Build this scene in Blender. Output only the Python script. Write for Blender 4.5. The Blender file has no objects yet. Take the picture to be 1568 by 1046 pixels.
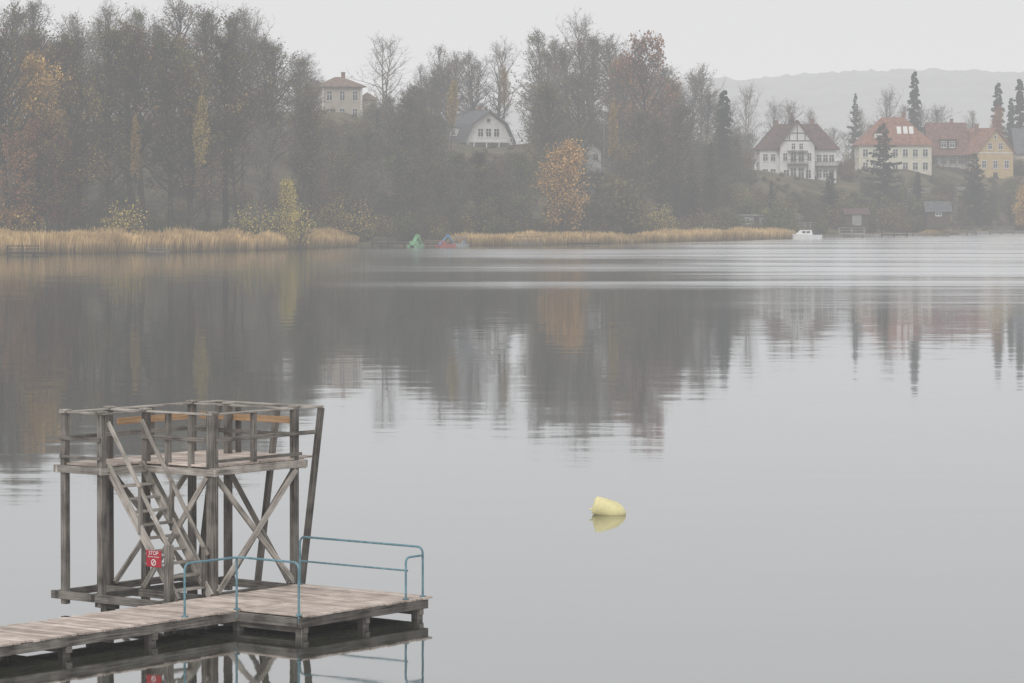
import bpy, math, random
from math import radians, sin, cos, pi
from mathutils import Vector, Matrix, noise as mnoise

F = 5000.0; CX = 784.0; HY = 300.0; CH = 7.9
random.seed(7)
scene = bpy.context.scene
def wx(px, d): return (px-CX)/F*d
def wz(py, d): return CH+(HY-py)/F*d
def interp(x, pts):
    if x <= pts[0][0]: return pts[0][1]
    for (a, b), (c, d) in zip(pts, pts[1:]):
        if x <= c: return b+(d-b)*(x-a)/(c-a)
    return pts[-1][1]
def sm(a, b, x):
    t = max(0, min(1, (x-a)/(b-a))); return t*t*(3-2*t)

# ---------------------------------------------------------------- materials
def newmat(name):
    m = bpy.data.materials.new(name); m.use_nodes = True
    nt = m.node_tree; nt.nodes.clear()
    return m, nt, nt.nodes, nt.links
def mat(name, col, rough=0.8, nscale=1.5, var=0.25, spec=0.2, obrand=0.0, island=0.0, col2=None, metallic=0, transl=0.0, zdark=None):
    m, nt, N, L = newmat(name)
    out = N.new('ShaderNodeOutputMaterial'); bs = N.new('ShaderNodeBsdfPrincipled')
    bs.inputs['Roughness'].default_value = rough
    bs.inputs['Specular IOR Level'].default_value = spec
    bs.inputs['Metallic'].default_value = metallic
    geo = N.new('ShaderNodeNewGeometry')
    nz = N.new('ShaderNodeTexNoise'); nz.inputs['Scale'].default_value = nscale
    nz.inputs['Detail'].default_value = 5
    L.new(geo.outputs['Position'], nz.inputs['Vector'])
    cr = N.new('ShaderNodeValToRGB')
    c2 = col2 if col2 else col
    cr.color_ramp.elements[0].position = 0.3; cr.color_ramp.elements[1].position = 0.7
    cr.color_ramp.elements[0].color = [max(0, c*(1-var)) for c in col]+[1]
    cr.color_ramp.elements[1].color = [min(1, c*(1+var)) for c in c2]+[1]
    L.new(nz.outputs['Fac'], cr.inputs['Fac'])
    last = cr.outputs['Color']
    def scaled(src, last):
        mx = N.new('ShaderNodeVectorMath'); mx.operation = 'SCALE'
        L.new(last, mx.inputs[0]); L.new(src, mx.inputs['Scale'])
        return mx.outputs['Vector']
    def varnode(src, amt, last):
        mr = N.new('ShaderNodeMapRange'); mr.inputs['To Min'].default_value = 1-amt; mr.inputs['To Max'].default_value = 1+amt
        L.new(src, mr.inputs['Value'])
        return scaled(mr.outputs['Result'], last)
    if obrand:
        oi = N.new('ShaderNodeObjectInfo')
        hs = N.new('ShaderNodeHueSaturation')
        mr = N.new('ShaderNodeMapRange'); mr.inputs['To Min'].default_value = 0.485; mr.inputs['To Max'].default_value = 0.52
        L.new(oi.outputs['Random'], mr.inputs['Value']); L.new(mr.outputs['Result'], hs.inputs['Hue'])
        L.new(last, hs.inputs['Color'])
        last = varnode(oi.outputs['Random'], obrand, hs.outputs['Color'])
    if island: last = varnode(geo.outputs['Random Per Island'], island, last)
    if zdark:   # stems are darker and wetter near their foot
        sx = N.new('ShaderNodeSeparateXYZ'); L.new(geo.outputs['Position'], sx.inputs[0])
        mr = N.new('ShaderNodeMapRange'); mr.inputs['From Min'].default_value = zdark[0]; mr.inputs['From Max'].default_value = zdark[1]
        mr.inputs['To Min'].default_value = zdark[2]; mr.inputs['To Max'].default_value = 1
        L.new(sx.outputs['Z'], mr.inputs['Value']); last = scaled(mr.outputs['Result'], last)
    L.new(last, bs.inputs['Base Color'])
    if transl:
        tr = N.new('ShaderNodeBsdfTranslucent'); mx = N.new('ShaderNodeMixShader'); mx.inputs[0].default_value = transl
        L.new(last, tr.inputs['Color']); L.new(bs.outputs[0], mx.inputs[1]); L.new(tr.outputs[0], mx.inputs[2])
        L.new(mx.outputs[0], out.inputs['Surface'])
    else:
        L.new(bs.outputs[0], out.inputs['Surface'])
    return m

def woodmat(name, dark, light, gscale=(0.8, 22), island=0.25, bump=0.35, patch=0.5):
    m, nt, N, L = newmat(name)
    out = N.new('ShaderNodeOutputMaterial'); bs = N.new('ShaderNodeBsdfPrincipled')
    bs.inputs['Roughness'].default_value = 0.85; bs.inputs['Specular IOR Level'].default_value = 0.2
    uv = N.new('ShaderNodeTexCoord'); mp = N.new('ShaderNodeMapping')
    mp.inputs['Scale'].default_value = (gscale[0], gscale[1], 1)
    L.new(uv.outputs['UV'], mp.inputs['Vector'])
    nz = N.new('ShaderNodeTexNoise'); nz.inputs['Scale'].default_value = 1.6; nz.inputs['Detail'].default_value = 6; nz.inputs['Roughness'].default_value = 0.65
    L.new(mp.outputs[0], nz.inputs['Vector'])
    geo = N.new('ShaderNodeNewGeometry')
    n2 = N.new('ShaderNodeTexNoise'); n2.inputs['Scale'].default_value = 2.2; n2.inputs['Detail'].default_value = 4
    L.new(geo.outputs['Position'], n2.inputs['Vector'])
    ma = N.new('ShaderNodeMath'); ma.operation = 'MULTIPLY_ADD'; ma.inputs[1].default_value = patch
    L.new(n2.outputs['Fac'], ma.inputs[0]); L.new(nz.outputs['Fac'], ma.inputs[2])
    cr = N.new('ShaderNodeValToRGB'); cr.color_ramp.elements[0].position = 0.34+patch*0.42; cr.color_ramp.elements[1].position = 0.62+patch*0.52
    cr.color_ramp.elements[0].color = (*dark, 1); cr.color_ramp.elements[1].color = (*light, 1)
    L.new(ma.outputs[0], cr.inputs['Fac'])
    mr = N.new('ShaderNodeMapRange'); mr.inputs['To Min'].default_value = 1-island; mr.inputs['To Max'].default_value = 1+island
    L.new(geo.outputs['Random Per Island'], mr.inputs['Value'])
    sc = N.new('ShaderNodeVectorMath'); sc.operation = 'SCALE'
    L.new(cr.outputs['Color'], sc.inputs[0]); L.new(mr.outputs['Result'], sc.inputs['Scale'])
    L.new(sc.outputs['Vector'], bs.inputs['Base Color'])
    bp = N.new('ShaderNodeBump'); bp.inputs['Strength'].default_value = bump; bp.inputs['Distance'].default_value = 0.01
    L.new(nz.outputs['Fac'], bp.inputs['Height']); L.new(bp.outputs[0], bs.inputs['Normal'])
    L.new(bs.outputs[0], out.inputs['Surface'])
    return m

# ---------------------------------------------------------------- mesh builder
class MB:
    def __init__(s): s.v = []; s.f = []; s.mi = []; s.uv = []
    def add(s, vs, fs, mi=0, uvs=None):
        o = len(s.v); s.v.extend(vs)
        for k, f in enumerate(fs):
            s.f.append([o+i for i in f]); s.mi.append(mi)
            if uvs: s.uv.extend(uvs[k])
            else: s.uv.extend([(0, 0)]*len(f))
    def box(s, x0, x1, y0, y1, z0, z1, mi=0):
        vs = [(x0,y0,z0),(x1,y0,z0),(x1,y1,z0),(x0,y1,z0),(x0,y0,z1),(x1,y0,z1),(x1,y1,z1),(x0,y1,z1)]
        s.add(vs, [(0,3,2,1),(4,5,6,7),(0,1,5,4),(1,2,6,5),(2,3,7,6),(3,0,4,7)], mi)
    def obox(s, o, t, n, a0, a1, b0, b1, c0, c1, mi=0):
        vs = []
        for c in (c0, c1):
            for a, b in ((a0,b0),(a1,b0),(a1,b1),(a0,b1)):
                vs.append((o[0]+t[0]*a+n[0]*b, o[1]+t[1]*a+n[1]*b, o[2]+c))
        s.add(vs, [(0,3,2,1),(4,5,6,7),(0,1,5,4),(1,2,6,5),(2,3,7,6),(3,0,4,7)], mi)
    def beam(s, p0, p1, w, h, up=(0,0,1), mi=0):
        p0 = Vector(p0); p1 = Vector(p1); d = p1-p0; Ln = d.length; d.normalize()
        up = Vector(up)
        if abs(d.dot(up)) > 0.99: up = Vector((1,0,0))
        sd = d.cross(up).normalized(); u2 = sd.cross(d)
        vs = []
        for p in (p0, p1):
            for a, b in ((-1,-1),(1,-1),(1,1),(-1,1)):
                vs.append(tuple(p+sd*(a*w/2)+u2*(b*h/2)))
        r = random.random()*50; q = random.random()*50
        fs = [(0,1,5,4),(1,2,6,5),(2,3,7,6),(3,0,4,7),(0,3,2,1),(4,5,6,7)]
        uvs = []
        for k, ww in enumerate((w, h, w, h)):
            qq = q+k*1.3
            uvs.append([(r,qq),(r,qq+ww),(r+Ln,qq+ww),(r+Ln,qq)])
        uvs.append([(r,q),(r,q+h),(r+w,q+h),(r+w,q)]); uvs.append([(r,q),(r+w,q),(r+w,q+h),(r,q+h)])
        s.add(vs, fs, mi, uvs)
    def prism(s, p0, p1, r0, r1, n=4, mi=0, cap=False):
        p0 = Vector(p0); p1 = Vector(p1); d = (p1-p0)
        if d.length < 1e-6: return
        d.normalize(); up = Vector((0,0,1)) if abs(d.z) < 0.95 else Vector((1,0,0))
        a = d.cross(up).normalized(); b = a.cross(d)
        vs = []
        for p, r in ((p0,r0),(p1,r1)):
            for i in range(n):
                t = 2*pi*i/n; vs.append(tuple(p+a*(r*cos(t))+b*(r*sin(t))))
        fs = [(i,(i+1)%n,n+(i+1)%n,n+i) for i in range(n)]
        if cap: fs += [tuple(range(n-1,-1,-1)), tuple(range(n,2*n))]
        s.add(vs, fs, mi)
    def extr_xz(s, prof, y0, y1, mi=0):
        n = len(prof)
        vs = [(x,y0,z) for x,z in prof]+[(x,y1,z) for x,z in prof]
        fs = [(i,(i+1)%n,n+(i+1)%n,n+i) for i in range(n)]+[tuple(range(n-1,-1,-1)), tuple(range(n,2*n))]
        s.add(vs, fs, mi)
    def extr_yz(s, prof, x0, x1, mi=0):
        n = len(prof)
        vs = [(x0,y,z) for y,z in prof]+[(x1,y,z) for y,z in prof]
        fs = [(i,(i+1)%n,n+(i+1)%n,n+i) for i in range(n)]+[tuple(range(n-1,-1,-1)), tuple(range(n,2*n))]
        s.add(vs, fs, mi)
    def mesh(s, name, mats, smooth=False, fixn=False):
        me = bpy.data.meshes.new(name); me.from_pydata(s.v, [], s.f)
        for m in mats: me.materials.append(m)
        if len(mats) > 1: me.polygons.foreach_set('material_index', s.mi)
        if any(u != (0,0) for u in s.uv[:200]):
            ul = me.uv_layers.new(name='UVMap'); flat = [c for u in s.uv for c in u]
            ul.data.foreach_set('uv', flat)
        if smooth: me.polygons.foreach_set('use_smooth', [True]*len(me.polygons))
        me.update()
        if fixn:
            import bmesh
            bm = bmesh.new(); bm.from_mesh(me); bmesh.ops.recalc_face_normals(bm, faces=bm.faces); bm.to_mesh(me); bm.free()
        return me
    def obj(s, name, mats, parent=None, loc=(0,0,0), rot=0, bevel=0, smooth=False, fixn=False):
        me = s.mesh(name, mats, smooth, fixn)
        o = bpy.data.objects.new(name, me); scene.collection.objects.link(o)
        o.location = loc; o.rotation_euler = (0,0,rot)
        if parent: o.parent = parent
        if bevel:
            b = o.modifiers.new('Bevel', 'BEVEL'); b.width = bevel; b.segments = 1; b.limit_method = 'ANGLE'
        return o
def empty(name, loc=(0,0,0), rot=0, parent=None):
    e = bpy.data.objects.new(name, None); e.location = loc; e.rotation_euler = (0,0,rot)
    scene.collection.objects.link(e)
    if parent: e.parent = parent
    return e

# ---------------------------------------------------------------- terrain
SHORE = [(-500,380),(-120,425),(-69,439),(-52,449),(-36,470),(-24,505),(2,513),(23,541),(54.5,598),(78.5,637),(107,681),(200,760),(900,1050)]
def shore(x): return interp(x, SHORE)
HH = [(-200,20),(-100,19),(-34,24),(-5,17),(20,19),(45,13),(60,11.5),(90,14),(150,15),(900,18)]
LL = [(-34,160),(0,140),(30,120),(50,80),(900,80)]
def ground(x, y):
    t = y-shore(x)
    if t < 0: return max(-3, t*0.12)-0.05
    z = 0.5*sm(0,8,t)+interp(x,HH)*sm(8,interp(x,LL),t)
    z += 0.5*sm(5,40,t)*mnoise.noise(Vector((x*0.06,y*0.06,0)))
    return z
M_ground = mat('ground_leaf_litter', (0.06,0.066,0.03), 0.95, 0.12, 0.5, 0.1, col2=(0.115,0.095,0.055))
tb = MB()
xs = [-620+i*7 for i in range(230)]
ys = [395+i*5 for i in range(90)]+[850+i*60 for i in range(50)]
for y in ys:
    for x in xs: tb.v.append((x, y, ground(x, y)))
nx = len(xs)
for j in range(len(ys)-1):
    for i in range(nx-1):
        tb.f.append((j*nx+i, j*nx+i+1, (j+1)*nx+i+1, (j+1)*nx+i)); tb.mi.append(0)
tb.obj('ground', [M_ground], smooth=True)

# far wooded hill
M_hill = mat('distant_forest', (0.10,0.105,0.10), 1.0, 0.03, 0.4, 0.0)
hb = MB(); hx = [-1500+i*7 for i in range(460)]
hy = [2300,2500,2650,2760,2850,2900,2925,2945,2960,2975,2990,3005,3020,3060,3200]
for j, y in enumerate(hy):
    for x in hx:
        px = CX+x/3000*F
        top = wz(interp(px, [(400,185),(800,165),(1000,122),(1060,114),(1150,119),(1210,116),(1300,111),(1400,108),(1568,109),(1900,97)]), 3000)
        k = sm(2300, 3000, y)
        z = 12+(top-14)*k
        n = mnoise.noise(Vector((x*0.035, y*0.05, 3)))*3.2+mnoise.noise(Vector((x*0.09, y*0.12, 9)))*5.0
        z += n*min(1, k*2)+mnoise.noise(Vector((x*0.004, y*0.004, 5)))*6*k
        hb.v.append((x, y, z))
n = len(hx)
for j in range(len(hy)-1):
    for i in range(n-1):
        hb.f.append((j*n+i, j*n+i+1, (j+1)*n+i+1, (j+1)*n+i)); hb.mi.append(0)
hb.obj('hill', [M_hill])

# ---------------------------------------------------------------- water
m, nt, N, L = newmat('lake_water')
out = N.new('ShaderNodeOutputMaterial'); geo = N.new('ShaderNodeNewGeometry')
def mth(op, a, b=None, c=None, clamp=False):
    x = N.new('ShaderNodeMath'); x.operation = op; x.use_clamp = clamp
    for i, s_ in enumerate((a, b, c)):
        if s_ is None: continue
        if isinstance(s_, (int, float)): x.inputs[i].default_value = s_
        else: L.new(s_, x.inputs[i])
    return x.outputs[0]
def nse(scale, detail, sc=1.0, rough=0.5):
    mp = N.new('ShaderNodeMapping'); mp.inputs['Scale'].default_value = scale
    L.new(geo.outputs['Position'], mp.inputs['Vector'])
    nz = N.new('ShaderNodeTexNoise'); nz.inputs['Scale'].default_value = sc; nz.inputs['Detail'].default_value = detail; nz.inputs['Roughness'].default_value = rough
    L.new(mp.outputs[0], nz.inputs['Vector']); return nz
sep = N.new('ShaderNodeSeparateXYZ'); L.new(geo.outputs['Position'], sep.inputs[0])
wob = nse((0.014,0.006,1), 3)
yp = mth('MULTIPLY_ADD', mth('SUBTRACT', wob.outputs['Fac'], 0.5), 26.0, sep.outputs['Y'])
yn = mth('DIVIDE', yp, 700.0)
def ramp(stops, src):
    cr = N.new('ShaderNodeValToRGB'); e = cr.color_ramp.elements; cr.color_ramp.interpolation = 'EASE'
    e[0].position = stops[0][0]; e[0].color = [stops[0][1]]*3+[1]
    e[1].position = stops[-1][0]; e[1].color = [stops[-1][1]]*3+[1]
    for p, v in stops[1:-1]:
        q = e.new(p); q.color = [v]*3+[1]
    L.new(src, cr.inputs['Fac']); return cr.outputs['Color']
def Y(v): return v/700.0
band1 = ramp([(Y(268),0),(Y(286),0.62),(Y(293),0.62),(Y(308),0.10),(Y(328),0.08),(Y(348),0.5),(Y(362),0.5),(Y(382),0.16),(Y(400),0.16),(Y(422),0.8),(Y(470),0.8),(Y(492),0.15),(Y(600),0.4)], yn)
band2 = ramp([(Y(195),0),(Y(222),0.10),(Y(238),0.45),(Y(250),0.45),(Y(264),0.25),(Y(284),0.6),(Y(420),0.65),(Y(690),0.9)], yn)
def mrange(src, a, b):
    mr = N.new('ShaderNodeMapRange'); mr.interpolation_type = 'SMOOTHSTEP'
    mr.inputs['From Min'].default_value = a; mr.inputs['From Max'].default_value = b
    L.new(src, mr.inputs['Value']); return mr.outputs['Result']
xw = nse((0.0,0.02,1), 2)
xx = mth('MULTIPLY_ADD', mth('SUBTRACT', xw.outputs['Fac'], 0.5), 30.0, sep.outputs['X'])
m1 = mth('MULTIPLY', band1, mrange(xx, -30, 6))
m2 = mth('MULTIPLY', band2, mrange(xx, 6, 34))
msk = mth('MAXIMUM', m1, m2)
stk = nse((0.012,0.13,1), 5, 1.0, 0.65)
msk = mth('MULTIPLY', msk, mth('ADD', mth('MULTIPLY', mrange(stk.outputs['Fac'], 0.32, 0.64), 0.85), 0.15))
w1 = nse((0.22,0.75,1), 3); w2 = nse((0.9,2.6,1), 2)
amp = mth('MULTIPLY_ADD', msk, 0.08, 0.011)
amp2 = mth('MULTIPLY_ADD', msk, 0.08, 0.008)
def vec(op, a, b):
    x = N.new('ShaderNodeVectorMath'); x.operation = op
    for i, s_ in enumerate((a, b)):
        if isinstance(s_, tuple): x.inputs[i].default_value = s_
        elif op == 'SCALE' and i == 1: L.new(s_, x.inputs['Scale'])
        else: L.new(s_, x.inputs[i])
    return x.outputs['Vector']
s1 = vec('SCALE', vec('SUBTRACT', w1.outputs['Color'], (0.5,0.5,0.5)), amp)
s2 = vec('SCALE', vec('SUBTRACT', w2.outputs['Color'], (0.5,0.5,0.5)), amp2)
sl = vec('MULTIPLY', vec('ADD', s1, s2), (1,1,0))
nrm = vec('ADD', sl, (0,0,1))
nn = N.new('ShaderNodeVectorMath'); nn.operation = 'NORMALIZE'; L.new(nrm, nn.inputs[0]); nrm = nn.outputs['Vector']
gl = N.new('ShaderNodeBsdfGlossy'); gl.inputs['Color'].default_value = (0.935,0.945,0.955,1)
# light air over the open lake: slightly rougher further out
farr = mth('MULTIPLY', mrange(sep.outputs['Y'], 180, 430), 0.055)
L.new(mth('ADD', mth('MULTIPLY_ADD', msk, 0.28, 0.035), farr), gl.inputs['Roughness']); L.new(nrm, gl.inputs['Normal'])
df = N.new('ShaderNodeBsdfDiffuse'); df.inputs['Color'].default_value = (0.04,0.043,0.03,1)
fr = N.new('ShaderNodeFresnel'); fr.inputs['IOR'].default_value = 1.33; L.new(nrm, fr.inputs['Normal'])
mx = N.new('ShaderNodeMixShader')
L.new(mth('MULTIPLY_ADD', fr.outputs[0], 0.55, 0.41, True), mx.inputs[0]); L.new(df.outputs[0], mx.inputs[1]); L.new(gl.outputs[0], mx.inputs[2])
L.new(mx.outputs[0], out.inputs['Surface'])
wb = MB(); wb.add([(-1500,-200,0),(1800,-200,0),(1800,3600,0),(-1500,3600,0)], [(0,1,2,3)])
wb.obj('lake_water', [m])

# ---------------------------------------------------------------- fog
# homogeneous mist: extinction plus an added glow standing in for scattered sky light
m, nt, N, L = newmat('fog_volume')
out = N.new('ShaderNodeOutputMaterial')
SIG = 0.00050; LF = 0.785
va = N.new('ShaderNodeVolumeAbsorption'); va.inputs['Color'].default_value = (0,0,0,1); va.inputs['Density'].default_value = SIG
em = N.new('ShaderNodeEmission'); em.inputs['Color'].default_value = (0.99,0.99,1.0,1); em.inputs['Strength'].default_value = SIG*LF
ad = N.new('ShaderNodeAddShader'); L.new(va.outputs[0], ad.inputs[0]); L.new(em.outputs[0], ad.inputs[1])
L.new(ad.outputs[0], out.inputs['Volume'])
fb = MB(); fb.box(-2600,2600,-150,5500,-8,170)
fb.obj('fog', [m])

# ---------------------------------------------------------------- trees
M_bark = mat('bark', (0.060,0.052,0.045), 0.95, 2.0, 0.3, 0.1, obrand=0.4)
M_bark2 = mat('bark_pale', (0.15,0.135,0.115), 0.95, 2.0, 0.3, 0.1, obrand=0.2)
def leafm(n_, c, c2=None): return mat(n_, c, 0.9, 0.5, 0.3, 0.1, obrand=0.25, island=0.35, col2=c2, transl=0.25)
ML = {'olive': leafm('leaf_olive', (0.11,0.105,0.042),(0.17,0.145,0.055)),
      'brown': leafm('leaf_brown', (0.19,0.12,0.065),(0.23,0.15,0.075)),
      'orange': leafm('leaf_orange', (0.50,0.26,0.09),(0.56,0.32,0.12)),
      'yellow': leafm('leaf_yellow', (0.52,0.37,0.10),(0.58,0.42,0.13)),
      'ochre': leafm('leaf_ochre', (0.25,0.19,0.06),(0.31,0.23,0.07)),
      'rust': leafm('leaf_rust', (0.31,0.155,0.085),(0.36,0.19,0.10)),
      'green': leafm('leaf_green', (0.085,0.11,0.045),(0.16,0.155,0.06)),
      'needle': leafm('needle_dark', (0.025,0.042,0.031),(0.038,0.052,0.035))}

def rv(r, s=1): return Vector((r.uniform(-s,s), r.uniform(-s,s), r.uniform(-s,s)))
def leafq(b, p, s, r, mi=1):
    a = rv(r).normalized()*s; c = a.cross(rv(r)).normalized()*s*0.8
    b.add([tuple(p-a*0.5-c*0.3), tuple(p+a*0.1-c*0.5), tuple(p+a*0.5+c*0.3), tuple(p-a*0.1+c*0.5)], [(0,1,2,3)], mi)
def ribbon(b, p0, p1, w, r):
    d = p1-p0; a = d.cross(rv(r)).normalized()*w*0.5
    b.add([tuple(p0-a), tuple(p0+a), tuple(p1+a*0.4), tuple(p1-a*0.4)], [(0,1,2,3)], 0)

def decid(name, seed, H=20, cb=0.25, cw=5.0, nl=32, leaves=1.5, ls=0.24, leaf='olive', bark=None, steep=1.0, multi=1, full=False):
    r = random.Random(seed); b = MB()
    for mstem in range(multi):
        lean = rv(r, 0.12 if multi > 1 else 0.03); Hm = H*(1 if mstem == 0 else r.uniform(0.75,0.98))
        p = Vector((0,0,-0.5)); d = Vector((lean.x, lean.y, 1)).normalized()
        pts = [p.copy()]; ns = 9
        for i in range(ns):
            d = (d+rv(r,0.07)+Vector((0,0,0.08))).normalized(); p = p+d*(Hm*0.97/ns); pts.append(p.copy())
        R = H*0.0145/(1 if multi == 1 else 1.4)
        for i in range(ns): b.prism(pts[i], pts[i+1], R*(1-i/ns)**0.8+0.03, R*(1-(i+1)/ns)**0.8+0.025, 6)
        n_l = int(nl/multi)
        for i in range(n_l):
            q = (i+r.random())/n_l; t = cb+(0.98-cb)*q; f = t*ns; k = min(ns-1, int(f))
            P = pts[k].lerp(pts[k+1], f-k)
            az = i*2.4+r.uniform(-0.5,0.5)
            prof = (sin(pi*min(1,(0.18+0.80*q)))**0.65)
            Ln = cw*prof*r.uniform(0.6,1.15)+0.5
            el = (0.35+0.65*q+r.uniform(-0.15,0.25))*steep
            dd = Vector((cos(az)*cos(el), sin(az)*cos(el), sin(el)))
            lf = leaves*(r.uniform(0.5,1.4) if full else r.choice((0.0,0.3,0.8,1.4,2.2))*(1.25-0.7*q)); seg = 5
            rr = 0.05+R*0.4*(1-q*0.7)
            for sg in range(seg):
                dd = (dd+rv(r,0.22)+Vector((0,0,0.12*steep))).normalized()
                P2 = P+dd*(Ln/seg)
                b.prism(P, P2, rr*(1-sg/seg)+0.02, rr*(1-(sg+1)/seg)+0.015, 3)
                for s_ in range(2 if sg else 1):
                    sd = (dd*0.5+rv(r,1.0)+Vector((0,0,0.25))).normalized(); SL = Ln*r.uniform(0.22,0.42)*(1.1-0.1*sg)+0.4
                    Q = P.lerp(P2, r.random()); 
                    for k2 in range(3):
                        sd = (sd+rv(r,0.3)+Vector((0,0,0.08))).normalized(); Q2 = Q+sd*(SL/3)
                        ribbon(b, Q, Q2, 0.06, r)
                        for tw in range(2):
                            td = (sd*0.7+rv(r,0.9)+Vector((0,0,0.2))).normalized(); T = Q2+td*r.uniform(0.5,1.3)
                            ribbon(b, Q2, T, 0.038, r)
                            nlv = lf; cnt = int(nlv)+(1 if r.random() < nlv-int(nlv) else 0)
                            for _ in range(cnt): leafq(b, Q2.lerp(T, r.random())+rv(r,0.35), ls*r.uniform(0.6,1.4), r)
                        Q = Q2
                P = P2
    return b.mesh(name, [bark or M_bark, ML[leaf]])

def conifer(name, seed, H=18, cw=3.2, levels=46, dens=1.0, bare=0.06, droop=0.35):
    r = random.Random(seed); b = MB()
    b.prism((0,0,-0.5), (0,0,H*0.5), H*0.013, H*0.008, 6); b.prism((0,0,H*0.5), (0,0,H), H*0.008, 0.02, 5)
    for i in range(levels):
        q = i/levels; z = H*(bare+(0.99-bare)*q)
        Lm = cw*((1-q)**0.8)*(0.7+0.3*sin(i*1.9))+0.25
        nb = 7 if q < 0.8 else 5
        for j in range(nb):
            if r.random() > dens: continue
            az = r.uniform(0, 2*pi); Ln = Lm*r.uniform(0.55,1.15)
            P = Vector((0,0,z)); dd = Vector((cos(az), sin(az), 0.05-droop*(1-q))); side = Vector((-sin(az), cos(az), 0))
            st = max(2, int(Ln/0.42)); 
            ribbon(b, P, P+dd*Ln, 0.06, r)
            for s_ in range(st):
                u = (s_+r.random())/st; C = P+dd*(Ln*u)+Vector((0,0,0.25*u*u*Ln*0.3))
                for sgn in (-1,1):
                    w = (0.25+0.55*(1-u))*r.uniform(0.6,1.2)*min(1,Ln/1.6+0.3)
                    E = C+side*(sgn*w)+dd*0.25+Vector((0,0,-0.18-r.random()*0.25))
                    o = dd*(0.17+0.1*r.random())
                    b.add([tuple(C-o), tuple(C+o), tuple(E+o*0.5), tuple(E-o*0.7-Vector((0,0,0.12)))], [(0,1,2,3)], 1)
    return b.mesh(name, [M_bark, ML['needle']])

def bush(name, seed, H=4, W=2.6, n_=60, leaf='olive', ls=0.22, leaves=4):
    r = random.Random(seed); b = MB()
    for i in range(n_):
        az = r.uniform(0,2*pi); rad = W*math.sqrt(r.random())*0.75
        base = Vector((cos(az)*rad*0.5, sin(az)*rad*0.5, -0.3))
        h = H*math.sqrt(max(0.1, 1-(rad/W)**2))*r.uniform(0.5,1.05)
        top = Vector((cos(az)*rad*1.15, sin(az)*rad*1.15, h)); mid = base.lerp(top,0.55)+rv(r,0.3)
        ribbon(b, base, mid, 0.07, r); ribbon(b, mid, top, 0.05, r)
        for k in range(7):
            S = mid.lerp(top, r.uniform(-0.6,1)); T = S+rv(r,0.8)+Vector((0,0,0.4)); ribbon(b, S, T, 0.04, r)
            for _ in range(leaves): leafq(b, S.lerp(T, r.random())+rv(r,0.3), ls*r.uniform(0.6,1.5), r)
    return b.mesh(name, [M_bark, ML[leaf]])

V = {
 'd1': decid('tree_mesh_d1', 1, 20, 0.25, 5.4, 36, 1.3, leaf='olive'),
 'd2': decid('tree_mesh_d2', 2, 20, 0.42, 4.8, 34, 1.0, leaf='olive', steep=1.15),
 'd3': decid('tree_mesh_d3', 3, 20, 0.20, 6.2, 38, 1.1, leaf='brown', multi=2),
 'd4': decid('tree_mesh_d4', 4, 20, 0.28, 5.0, 34, 1.9, leaf='green'),
 'd5': decid('tree_mesh_d5', 15, 20, 0.46, 5.8, 32, 0.8, leaf='brown', steep=1.05),
 'd6': decid('tree_mesh_d6', 21, 20, 0.25, 5.0, 34, 1.6, 0.22, leaf='rust'),
 'd7': decid('tree_mesh_d7', 22, 20, 0.40, 5.2, 34, 1.3, 0.2, leaf='ochre', multi=2),
 'b1': decid('tree_mesh_b1', 5, 20, 0.2, 6.4, 34, 0.1, leaf='brown', bark=M_bark2, multi=2),
 'b2': decid('tree_mesh_b2', 6, 20, 0.28, 5.4, 34, 0.2, leaf='olive', bark=M_bark2, steep=1.15),
 'o': decid('tree_mesh_o', 7, 12, 0.15, 3.4, 36, 4.0, 0.24, 'orange', full=True),
 'ot': decid('tree_mesh_ot', 27, 20, 0.45, 3.8, 36, 3.2, 0.24, 'orange', bark=M_bark2, full=True),
 'y': decid('tree_mesh_y', 8, 12, 0.15, 3.0, 34, 3.4, 0.22, 'yellow', full=True),
 'yt': decid('tree_mesh_yt', 28, 20, 0.55, 3.0, 30, 3.0, 0.22, 'yellow', full=True),
 'r': decid('tree_mesh_r', 9, 16, 0.2, 5.0, 36, 2.8, 0.26, 'rust'),
 's1': conifer('spruce_mesh_1', 10), 's2': conifer('spruce_mesh_2', 11, 18, 4.2, 40, 0.85, 0.05, 0.2),
 's3': conifer('pine_mesh', 12, 18, 6.0, 34, 0.8, 0.10, 0.05),
 'u1': bush('bush_mesh_1', 13), 'u2': bush('bush_mesh_2', 14, 4, 3.0, 60, 'brown'),
 'u3': bush('bush_mesh_3', 16, 4, 2.6, 60, 'green', 0.24, 5), 'u4': bush('bush_mesh_4', 17, 4, 2.4, 60, 'yellow', 0.15, 3),
 'u5': bush('bush_mesh_5', 18, 4, 2.8, 50, 'ochre', 0.18, 3),
}
VH = {'o':12,'y':12,'r':16,'s1':18,'s2':18,'s3':18,'u1':4,'u2':4,'u3':4,'u4':4,'u5':4}
rt = random.Random(99)
def put(kind, x, y, z, h, name, parent=None, wf=1.0):
    o = bpy.data.objects.new(name, V[kind]); scene.collection.objects.link(o)
    s = h/VH.get(kind,20); w = s*wf
    o.location = (x, y, z); o.scale = (w, w, s); o.rotation_euler = (0, 0, rt.uniform(0, 6.28))
    if parent: o.parent = parent
    return o
def tree_at(kind, px, pytop, d, name, wf=1.0, parent=None):
    x = wx(px, d); z = ground(x, d)-0.2; h = max(1.2, wz(pytop, d)-z)
    return put(kind, x, d, z, h, name, parent, wf)

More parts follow.
